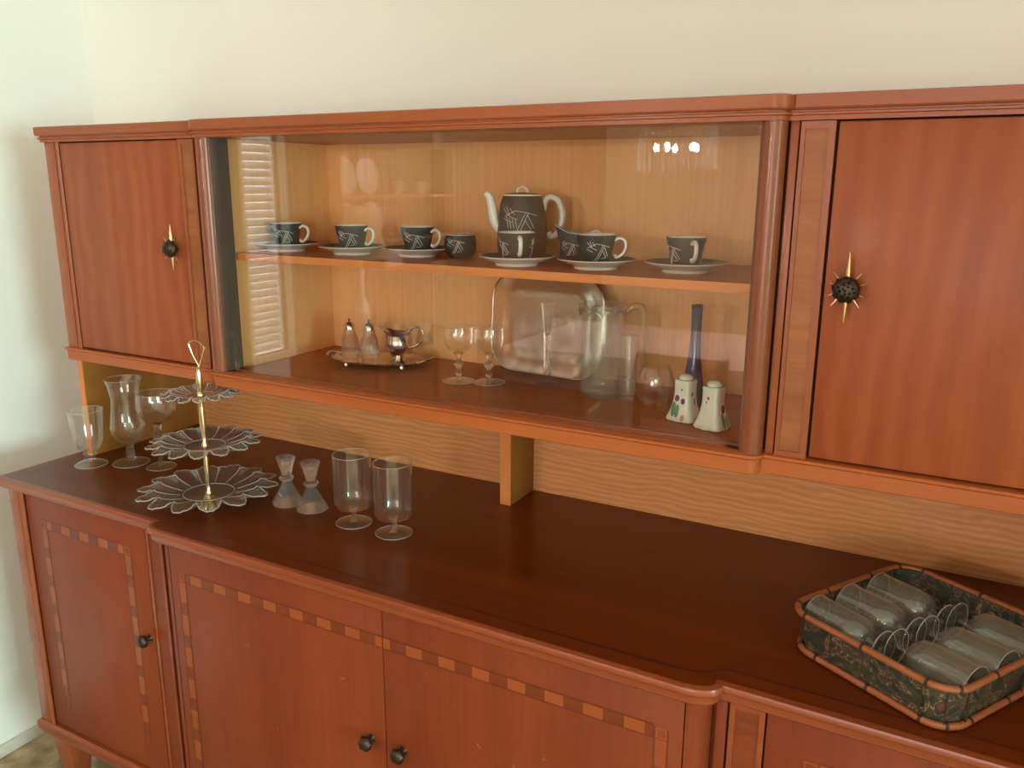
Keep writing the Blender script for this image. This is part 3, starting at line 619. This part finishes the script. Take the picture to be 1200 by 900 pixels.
glass_lathe('body', [(0, 0), (.0165, 0), (.0175, .002), (.0175, .125), (.0165, .125), (.0160, .012), (.014, .010), (0, .010)], 'dusty_glass', tg)
rb = thing('round_glass_bowl', 'round clear glass bowl between the jug and the porcelain shakers', 'bowl', (.342, -.165, ZF)); WL[rb.name] = Vector((0, 0, 0))
glass_lathe('body', [(0, 0), (.018, 0), (.020, .003), (.030, .012), (.0385, .030), (.0395, .046), (.034, .064), (.029, .074), (.0275, .0735), (.0325, .064), (.0380, .046), (.037, .030), (.029, .0135), (.017, .006), (0, .006)], 'thin_glass', rb)
vs = thing('blue_vase', 'tall slender blue-grey glazed vase behind the porcelain shakers', 'vase', (.405, -.125, ZF)); WL[vs.name] = Vector((0, 0, 0))
glass_lathe('body', [(0, 0), (.020, 0), (.022, .004), (.0205, .030), (.0160, .060), (.0115, .090), (.0092, .140), (.0100, .176), (.0112, .186), (.0095, .187), (.0080, .176), (0, .170)], 'blue_grey_glaze', vs)
glass_lathe('lip', [(.0100, .184), (.0120, .186), (.0100, .1885), (.0090, .186)], 'silver', vs, 24)
# porcelain shakers
def shaker(x, y, rz, label, flowers):
    t = thing('porcelain_shaker', label, 'shaker', (x, y, ZF), 'porcelain salt and pepper shakers'); WL[t.name] = Vector((0, 0, 0))
    lv = [(.0255, 0), (.0265, .002), (.0235, .010), (.0185, .026), (.0160, .045), (.0158, .064), (.0165, .070), (.0150, .0725)]
    V, F = [], []; n = 40
    for r, z in lv:
        for k in range(n):
            a = 2*PI*k/n; c, s_ = math.cos(a), math.sin(a); q = (abs(c)**5+abs(s_)**5)**(-1/5)
            wob = .003*math.cos(4*a)*max(0, 1-z/.012); V.append((r*q*c, r*q*s_, max(0, z-(wob if z > 0 else 0))))
    for j in range(len(lv)-1):
        for k in range(n): F.append((j*n+k, j*n+(k+1) % n, (j+1)*n+(k+1) % n, (j+1)*n+k))
    F += [tuple(range(n)), tuple((len(lv)-1)*n+k for k in range(n))[::-1]]
    obj('body', (V, F), 'cream_porcelain', t, smooth=True, angle=50)
    tpd = obj('domed_top', lathe([(0, .072), (.0135, .072), (.0125, .0765), (.008, .0805), (0, .082)], 28), 'cream_porcelain', t, smooth=True)
    obj('green_ring', lathe([(.0150, .0718), (.0158, .0726), (.0140, .0732), (.0136, .0722)], 28), 'green_paint', t, smooth=True)
    f = body_r(lv)
    for side in (0, 1):            # two painted faces: front (-y) and right (+x)
        R = Matrix.Rotation(side*PI/2, 4, 'Z')
        for u, z, rr, m in flowers[side]:
            d = f(z)+.0004
            n_ = 12; V = [R @ Vector((u+rr*math.cos(2*PI*k/n_)*(1 if m != 'green_paint' else .45), -f(min(.07, max(0, z+rr*1.3*math.sin(2*PI*k/n_))))-.0005, z+rr*1.3*math.sin(2*PI*k/n_))) for k in range(n_)]
            W = [v_+R @ Vector((0, .0008, 0)) for v_ in V]
            obj('painted_flower' if m != 'green_paint' else 'painted_leaf', ([tuple(v_) for v_ in V+W], [tuple(range(n_)), tuple(range(n_, 2*n_))[::-1]] + [(k, (k+1) % n_, n_+(k+1) % n_, n_+k) for k in range(n_)]), m, t)
    t.rotation_euler.z = rz; return t
shaker(.424, -.236, -.25, 'porcelain shaker painted with two purple flowers and green leaves, left of the pair', [[(-.006, .040, .0045, 'purple_paint'), (.006, .036, .0042, 'purple_paint'), (-.010, .020, .010, 'green_paint'), (-.003, .018, .009, 'green_paint'), (.002, .056, .0015, 'brown_paint'), (.010, .008, .004, 'ochre_paint')], [(.002, .034, .005, 'green_paint'), (-.004, .048, .003, 'purple_paint')]])
shaker(.481, -.262, -.25, 'plainer cream porcelain shaker with a tiny berry spray, right of the pair', [[(-.001, .053, .0022, 'purple_paint'), (-.004, .046, .0012, 'brown_paint')], [(.002, .034, .006, 'purple_paint'), (-.002, .014, .010, 'green_paint'), (.008, .012, .008, 'green_paint')]])

# ------------------------------------------------------------------ glassware on the sideboard top
ZT = T+.0004
def stand_glass(name, label, cat, x, y, group=None):
    t = thing(name, label, cat, (x, y, ZT), group); WL[t.name] = Vector((0, 0, 0)); return t
g = stand_glass('footed_glass', 'short clear footed water glass nearest the left wall', 'glass', -1.030, -.400)
glass_lathe('bowl', [(0, .034), (.012, .035), (.027, .046), (.0335, .066), (.0370, .100), (.0405, .142), (.0395, .1422), (.0360, .100), (.0322, .068), (.025, .050), (.010, .041), (0, .041)], 'thin_glass', g)
glass_lathe('foot', [(0, 0), (.037, 0), (.038, .0025), (.030, .008), (.016, .013), (.0115, .018), (.012, .024), (.016, .030), (.014, .034), (0, .0345)], 'foot_glass', g)
g = stand_glass('hurricane_glass', 'tall curvy hurricane glass with flared rim, second from the left wall', 'glass', -.955, -.342)
glass_lathe('bowl', [(0, .046), (.010, .047), (.026, .056), (.038, .076), (.0415, .096), (.038, .120), (.0335, .150), (.033, .172), (.0375, .200), (.0435, .218), (.0427, .2183), (.0365, .200), (.0318, .172), (.0323, .150), (.0365, .120), (.0395, .096), (.0355, .080), (.020, .066), (0, .062)], 'thin_glass', g, 40)
glass_lathe('stem', [(0, .008), (.009, .008), (.0115, .014), (.0115, .036), (.009, .044), (.012, .049), (0, .050)], 'solid_glass', g, 12, rad=lambda a, i: 1+.08*math.cos(4*a))
glass_lathe('foot', [(0, 0), (.043, 0), (.0435, .002), (.030, .006), (.012, .009), (0, .0095)], 'foot_glass', g)
g = stand_glass('goblet', 'wide-bowled clear goblet with knobbed stem behind the tiered stand', 'glass', -.865, -.325)
glass_lathe('bowl', [(0, .110), (.010, .111), (.030, .122), (.044, .142), (.047, .160), (.0455, .178), (.0435, .190), (.0427, .1902), (.0445, .178), (.046, .160), (.0428, .143), (.029, .1245), (.008, .1145), (0, .1145)], 'thin_glass', g, 40)
glass_lathe('stem', [(0, .003), (.007, .004), (.0055, .020), (.0060, .050), (.0075, .066), (.0125, .075), (.0130, .080), (.0080, .086), (.0075, .096), (.0105, .112), (0, .1125)], 'solid_glass', g)
glass_lathe('foot', [(0, 0), (.034, 0), (.035, .0016), (.018, .004), (.006, .005), (0, .005)], 'foot_glass', g)
for x, y, lb in ((-.226, -.366, 'left of the two straight-sided footed beer glasses'), (-.122, -.368, 'right of the two straight-sided footed beer glasses')):
    g = stand_glass('beer_glass', lb, 'glass', x, y, 'footed straight beer glasses')
    glass_lathe('bowl', [(0, .034), (.020, .034), (.035, .038), (.0385, .046), (.0392, .060), (.0392, .150), (.0382, .1502), (.0380, .060), (.0365, .048), (.033, .0425), (0, .041)], 'thin_glass', g, 44)
    glass_lathe('stem', [(0, .004), (.0085, .005), (.0060, .010), (.0058, .026), (.009, .0345), (0, .035)], 'solid_glass', g)
    glass_lathe('foot', [(0, 0), (.036, 0), (.037, .0016), (.020, .0045), (.008, .006), (0, .006)], 'foot_glass', g)
for x, y, lb in ((-.424, -.350, 'left clear glass candlestick shaped like an hourglass'), (-.354, -.350, 'right clear glass candlestick shaped like an hourglass')):
    g = stand_glass('candlestick', lb, 'candlestick', x, y, 'hourglass glass candlesticks')
    for nm, pr in (('base', [(0, 0), (.034, 0), (.0345, .003), (.026, .020), (.014, .042), (.009, .052), (0, .0525)]), ('ring', [(0, .052), (.012, .0525), (.0165, .058), (.0165, .060), (.012, .0655), (0, .066)]), ('cup', [(0, .0655), (.010, .066), (.0145, .084), (.0215, .106), (.020, .108), (.013, .106), (.0095, .100), (.0095, .090), (0, .090)])):
        o = obj(nm, lathe(pr, 10 if nm != 'ring' else 20), 'crystal', g, smooth=(nm == 'ring'))
# tiered stand
TX, TY = -.585, -.425
ts = thing('tiered_stand', 'three-tier petal-edged glass cake stand with a gold rod and loop handle', 'cake stand', (TX, TY, ZT)); WL[ts.name] = Vector((0, 0, 0))
def petal_plate(R, z, ph):
    n = 14; seg = n*14; prof = [(0.0, .0), (.30, .0), (.34, .004), (.40, .0045), (.60, .010), (.80, .016), (.92, .0205), (1.0, .022)]
    V, F = [], []
    def surf(rr, dz, a, th):
        u = (a*n/(2*PI)+ph) % 1.0; d = abs(u-.5)*2      # 0 at a petal's middle, 1 at its edge
        t = max(0, (rr-.36)/.64)
        edge = 1-.26*t*t*(d**1.7)
        rib = .0035*t*(1-d*d)*-1 + .0035*t*(1 if d > .86 else 0) + .0012*t*math.cos(d*PI*5)
        return (R*rr*edge*math.cos(a), R*rr*edge*math.sin(a), z+dz*(R/.155)+rib+th)
    rows = []
    for th, order in ((0, prof), (.0038, prof[::-1])):
        for rr, dz in order:
            if rr == 0: V.append((0, 0, z+th)); rows.append([len(V)-1]*seg)
            else:
                rows.append([len(V)+k for k in range(seg)])
                V += [surf(rr, dz, 2*PI*k/seg, th) for k in range(seg)]
    for a, b in zip(rows, rows[1:]):
        for k in range(seg):
            k2 = (k+1) % seg; q = [a[k], a[k2], b[k2], b[k]]; q2 = []
            for i in q:
                if i not in q2: q2.append(i)
            if len(q2) >= 3: F.append(tuple(q2))
    p = obj('petal_plate', (V, F), 'pressed_glass', ts, smooth=True, angle=70)
    obj('petal_edge', tube([surf(1.0, .022, 2*PI*k/(n*12), .002) for k in range(n*12)], .0013, 6, closed=True), 'glint_glass', p, smooth=True)
    for i in range(n):
        a = 2*PI*(i-ph)/n; obj('petal_vein', tube([surf(r_, z_, a, .0042) for r_, z_ in prof[3:]], [.0007, .0009, .0011, .0012, .0013], 6), 'glint_glass', p, smooth=True)
    obj('centre_ring', tube([surf(.36, .0042, 2*PI*k/48, .004) for k in range(48)], .0011, 6, closed=True), 'glint_glass', p, smooth=True)
    return p
for R, z, ph in ((.150, .012, .1), (.120, .122, .4), (.083, .236, .2)): petal_plate(R, z, ph)
obj('base_knob', lathe([(0, 0), (.012, 0), (.014, .004), (.009, .010), (.006, .012), (0, .012)], 20), 'champagne_gold', ts, smooth=True)
for z0, z1 in ((.016, .122), (.126, .236), (.240, .305)):
    m = (z0+z1)/2; hgt = z1-z0
    obj('rod', lathe([(0, z0), (.008, z0), (.008, z0+.005), (.0045, z0+.010), (.0058, z0+hgt*.25), (.0070, z0+hgt*.5), (.0055, z0+hgt*.8), (.0035, z1-.004), (.0050, z1), (0, z1)], 16), 'champagne_gold', ts, smooth=True)
ca, sa = math.cos(_yaw), math.sin(_yaw)
obj('loop_handle', tube([(u*ca, u*sa, zz) for u, zz in ((.002, .304), (-.010, .330), (-.0165, .352), (-.0165, .357), (-.006, .361), (.004, .359), (.015, .350), (.0165, .346), (.010, .326), (.002, .304))], .0019, 8), 'champagne_gold', ts, smooth=True)

# ------------------------------------------------------------------ basket of glasses
bk_ang = -.532
BL, BWd = .262, .285               # along the front-left side, and back
fl = Vector((math.cos(bk_ang), math.sin(bk_ang))); bkd = Vector((-fl.y, fl.x))
c0 = Vector((.655, -.415))
bc = c0 + fl*BL/2 + bkd*BWd/2
bk = thing('basket_tray', 'shallow rattan-rimmed basket tray holding glasses, at the right end of the sideboard', 'basket', (bc.x, bc.y, ZT)); WL[bk.name] = Vector((0, 0, 0))
def rr2(hx, hy, r, z, n=8): return [(x, y, z) for x, y in rrect(hx, hy, r, n)]
hx, hy = BL/2, BWd/2
obj('bottom_rim', tube(rr2(hx-.004, hy-.004, .04, .0062), .0050, 10, closed=True), 'rattan', bk, smooth=True)
obj('top_rim', tube(rr2(hx+.002, hy+.002, .04, .066), .0048, 10, closed=True), 'rattan', bk, smooth=True)
def wrap_at(path, ids, r):
    m = len(path)
    for i in ids:
        a = Vector(path[i % m]); b = Vector(path[(i+1) % m]); mid = a.lerp(b, .5); d = (b-a).normalized()
        yield tube([mid-d*.0022, mid+d*.0022], r, 10)
def dense(path, step=.02):
    o = []; m = len(path)
    for i in range(m):
        a = Vector(path[i]); b = Vector(path[(i+1) % m]); k = max(1, int((b-a).length/step)); o += [a.lerp(b, j/k) for j in range(k)]
    return o
top_p = dense(rr2(hx+.002, hy+.002, .04, .066)); bot_p = dense(rr2(hx-.004, hy-.004, .04, .0062))
for v_ in wrap_at(top_p, range(2, len(top_p), 5), .0053): obj('cane_wrap', v_, 'rattan_wrap', bk)
for v_ in wrap_at(bot_p, range(1, len(bot_p), 4), .0055): obj('cane_wrap', v_, 'rattan_wrap', bk)
V, F = [], []
lv = [(hx-.002, hy-.002, .066), (hx-.004, hy-.004, .035), (hx-.008, hy-.008, .008), (hx-.011, hy-.011, .008), (hx-.008, hy-.008, .035), (hx-.005, hy-.005, .066)]
n = len(rrect(.1, .1, .04))
for a, b, z in lv: V += rr2(a, b, .038, z)
for j in range(len(lv)-1):
    for k in range(n): F.append((j*n+k, j*n+(k+1) % n, (j+1)*n+(k+1) % n, (j+1)*n+k))
for k in range(n): F.append((5*n+k, 5*n+(k+1) % n, (k+1) % n, k))
obj('woven_side', (V, F), 'basket_print', bk, smooth=True)
V = rr2(hx-.009, hy-.009, .038, .004) + rr2(hx-.009, hy-.009, .038, .010)
obj('lined_bottom', (V, [tuple(range(n))[::-1], tuple(range(n, 2*n))] + [(k, (k+1) % n, n+(k+1) % n, n+k) for k in range(n)]), 'basket_print', bk)
side_p = dense(rr2(hx-.0025, hy-.0025, .04, 0), .03)
for p in side_p[::4]:
    obj('upright', tube([(p.x, p.y, .008), (p.x*1.004, p.y*1.004, .064)], .0012, 6), 'rattan_wrap', bk)
bk.rotation_euler.z = bk_ang
def lying_glass(u, v, rz, z, label):
    """u along the front-left side, v towards the back; rz turns the mouth"""
    t = thing('footed_tumbler', label, 'glass', (0, 0, 0), 'footed tumblers lying in the basket'); WL[t.name] = Vector((0, 0, 0))
    glass_lathe('bowl', [(0, .024), (.010, .024), (.023, .029), (.0295, .040), (.0310, .055), (.0310, .110), (.0318, .118), (.0308, .1183), (.0298, .110), (.0298, .055), (.0280, .042), (.021, .033), (0, .031)], 'dusty_glass', t, 40)
    glass_lathe('foot', [(0, 0), (.027, 0), (.028, .002), (.019, .005), (.010, .009), (.008, .013), (.010, .019), (.012, .0245), (0, .025)], 'foot_glass', t)
    p = c0 + fl*u + bkd*v
    t.rotation_euler = (0, PI/2, bk_ang+rz); t.location = (p.x, p.y, ZT+z); return t
for u, v, rz, z, lb in ((.131, .050, PI, .0450, 'tumbler lying nearest the left front of the basket, mouth to the left'), (.131, .124, PI, .0450, 'middle tumbler of the left row in the basket'), (.131, .198, PI, .0450, 'tumbler lying at the back left of the basket'),
                        (.133, .072, 0, .0450, 'front tumbler of the right row in the basket, mouth to the lower right'), (.133, .146, .0, .0450, 'middle tumbler of the right row in the basket'), (.133, .220, 0, .0450, 'back tumbler of the right row, in the rear of the basket')):
    lying_glass(u, v, rz, z, lb)

# ------------------------------------------------------------------ behind the camera, seen mirrored in the panes
CX, CY, CZ = -.56, -3.45, 1.565
chd = thing('chandelier', 'lit crystal-rod chandelier mirrored in the right glass pane', 'chandelier', (CX, CY, CZ)); WL[chd.name] = Vector((0, 0, 0))
obj('stem', tube([(0, 0, .34), (0, 0, RH-CZ)], .008, 10), 'brass', chd)
for z, r in ((.34, .20), (.30, .17)): obj('ring', tube([(r*math.cos(2*PI*k/40), r*math.sin(2*PI*k/40), z) for k in range(40)], .008, 8, closed=True), 'brass', chd, smooth=True)
obj('cross_bar', join(tube([(-.2, 0, .34), (.2, 0, .34)], .006, 8), tube([(0, -.2, .34), (0, .2, .34)], .006, 8)), 'brass', chd)
for k in range(28):
    a = 2*PI*k/28; obj('crystal_rod', tube([(.2*math.cos(a), .2*math.sin(a), .335), (.2*math.cos(a), .2*math.sin(a), .10+.02*(k % 2))], .007, 6), 'glint_glass', chd)
for k in range(5):
    a = 2*PI*k/5+.5; b_ = obj('light_bulb', lathe([(0, -.022), (.010, -.016), (.014, 0), (.008, .018), (0, .030)], 14, (.11*math.cos(a), .11*math.sin(a), .22)), 'bulb', chd, smooth=True)
    obj('bulb_holder', tube([(.11*math.cos(a), .11*math.sin(a), .24), (.11*math.cos(a), .11*math.sin(a), .34)], .009, 8), 'brass', chd)
# dining table with cloth, chair
dt = thing('dining_table', 'wooden dining table under the chandelier', 'table', (-.56, -3.45, 0)); WL[dt.name] = Vector((0, 0, 0))
obj('table_top', box(-.75, .75, -.48, .48, .71, .74), 'wood_chair', dt, bev=.004)
for sx in (-1, 1):
    for sy in (-1, 1): obj('leg', box(sx*.68-.03, sx*.68+.03, sy*.41-.03, sy*.41+.03, 0, .71), 'wood_chair', dt)
cl = obj('tablecloth', join(box(-1.32, .20, -3.94, -2.96, .7405, .744), box(-1.32, .20, -2.962, -2.958, .55, .744), box(-1.32, .20, -3.942, -3.938, .55, .744), box(.198, .202, -3.94, -2.96, .55, .744)), 'cloth_pink', base=(-.56, -3.45, .7405))
tag(cl, 'pale pink cloth spread over the dining table', 'tablecloth')
chx, chy = -.22, -2.78
ch = thing('dining_chair', 'slatted wooden chair pushed up to the dining table', 'chair', (chx, chy, 0)); WL[ch.name] = Vector((0, 0, 0))
obj('seat', box(-.22, .22, -.22, .20, .43, .46), 'wood_chair', ch, bev=.006)
for sx in (-1, 1):
    obj('leg', box(sx*.19-.018, sx*.19+.018, -.20, -.165, 0, .43), 'wood_chair', ch); obj('leg', box(sx*.19-.018, sx*.19+.018, .165, .20, 0, .86), 'wood_chair', ch)
obj('top_slat', box(-.172, .172, .172, .192, .80, .86), 'wood_chair', ch); obj('lower_slat', box(-.172, .172, .172, .192, .56, .60), 'wood_chair', ch)
for k in range(4): obj('spindle', box(-.125+k*.075, -.100+k*.075, .175, .19, .60, .80), 'wood_chair', ch)

# curtain, console table with lamp and egg cups, wall shelf with plates: mirrored faintly in the left pane
def wavy(y0, y1, x, z0, z1, n=60):
    f_, b_ = [], []
    for k in range(n+1):
        y = y0+(y1-y0)*k/n; d = .018*math.sin(k/n*PI*9); f_.append((x+d, y)); b_.append((x+d-.003, y))
    lp = f_+b_[::-1]; m = len(lp)
    return [(a, b, z) for z in (z0, z1) for a, b in lp], [tuple(range(m))[::-1], tuple(range(m, 2*m))] + [(k, (k+1) % m, m+(k+1) % m, m+k) for k in range(m)]
plain('curtain_brown', srgb(60, 50, 46), 0.9)
cu = obj('curtain', wavy(-1.25, -1.02, RX0+.03, .35, 2.05), 'curtain_brown', base=(RX0+.03, -1.13, .35), smooth=True, angle=80); tag(cu, 'dark brown curtain beside the blind, mirrored at the left pane edge', 'curtain')
co_ = thing('console_table', 'narrow wooden console table against the panelled wall', 'table', (-1.27, -2.05, 0)); WL[co_.name] = Vector((0, 0, 0))
obj('table_top', box(-.15, .15, -.42, .42, .90, .93), 'wood_chair', co_, bev=.004)
for sx in (-1, 1):
    for sy in (-1, 1): obj('leg', box(sx*.12-.015, sx*.12+.015, sy*.39-.015, sy*.39+.015, 0, .90), 'wood_chair', co_)
lm = thing('table_lamp', 'table lamp with pale tapered shade on the console table', 'lamp', (-1.28, -1.74, .93)); WL[lm.name] = Vector((0, 0, 0))
obj('base', lathe([(0, 0), (.06, 0), (.055, .015), (.02, .03), (.03, .10), (.035, .16), (.012, .24), (.010, .40), (0, .40)], 24), 'cream_porcelain', lm, smooth=True)
obj('shade', lathe([(.11, .38), (.06, .58), (.057, .58), (.107, .38)], 32), 'lamp_shade', lm, smooth=True)
obj('finial', lathe([(0, .40), (.003, .40), (.003, .59), (.007, .60), (0, .612)], 12), 'brass', lm, smooth=True)
for k in range(6):
    e_ = thing('egg_cup', ('%s white egg cup in the %s row on the console table' % (('first', 'second', 'third')[k % 3], ('front', 'back')[k//3])), 'egg cup', (-1.20-.10*(k//3), -1.88-.09*(k % 3), .93), 'white egg cups on the console table'); WL[e_.name] = Vector((0, 0, 0))
    obj('body', lathe([(0, 0), (.018, 0), (.016, .006), (.006, .020), (.010, .034), (.023, .050), (.026, .075), (.024, .075), (.020, .052), (0, .042)], 20), 'white_porcelain', e_, smooth=True)
ws = thing('wall_shelf', 'open wooden wall shelf of plates and cups on the panelled wall', 'shelf', (RX0+.06, -2.05, 1.25)); WL[ws.name] = Vector((0, 0, 0))
for z in (0, .12, .30): obj('board', box(-.058, .06, -.40, .38, z-.012, z), 'wood_chair', ws)
for y in (-.40, .38): obj('side', box(-.058, .06, y-.015, y, -.012, .50), 'wood_chair', ws)
for k, (y, z) in enumerate(((-1.80, 1.55), (-1.95, 1.55), (-1.80, 1.37), (-1.97, 1.37))):
    V, F = lathe([(0, 0), (.045, 0), (.075, .008), (.075, .010), (.045, .003), (0, .003)], 32)
    p_ = obj('display_plate', ([(zz, yy, xx+.075) for xx, yy, zz in V], F), 'rose_porcelain', smooth=True); p_.location = (RX0+.035, y, z+.001); p_.rotation_euler.y = -.12
    tag(p_, 'pale display plate %s on the %s board of the wall shelf' % (('nearer the lamp', 'further from the lamp')[k % 2], ('upper', 'middle')[k//2]), 'plate', 'plates on the wall shelf')
for k, (y, z) in enumerate(((-2.10, 1.55), (-2.12, 1.37), (-2.28, 1.55))):
    e_ = thing('small_cup', 'small white cup %s on the wall shelf' % ('beside the upper plates', 'beside the middle plates', 'at the far end of the upper board')[k], 'cup', (RX0+.07, y, z+.0005), 'white cups on the wall shelf'); WL[e_.name] = Vector((0, 0, 0))
    obj('body', lathe([(0, 0), (.020, 0), (.030, .030), (.034, .055), (.032, .055), (.028, .030), (0, .006)], 24), 'white_porcelain', e_, smooth=True)
    obj('handle', tube(spline([(.028, 0, .045), (.045, 0, .044), (.045, 0, .022), (.026, 0, .016)], 5), .003, 8), 'white_porcelain', e_, smooth=True)
pb = obj('floral_box', box(-.04, .04, -.06, .06, 0, .07), 'rose_porcelain', bev=.004); pb.location = (RX0+.07, -2.02, 1.2505); tag(pb, 'pink patterned box on the lowest board of the wall shelf', 'box')

# ------------------------------------------------------------------ done
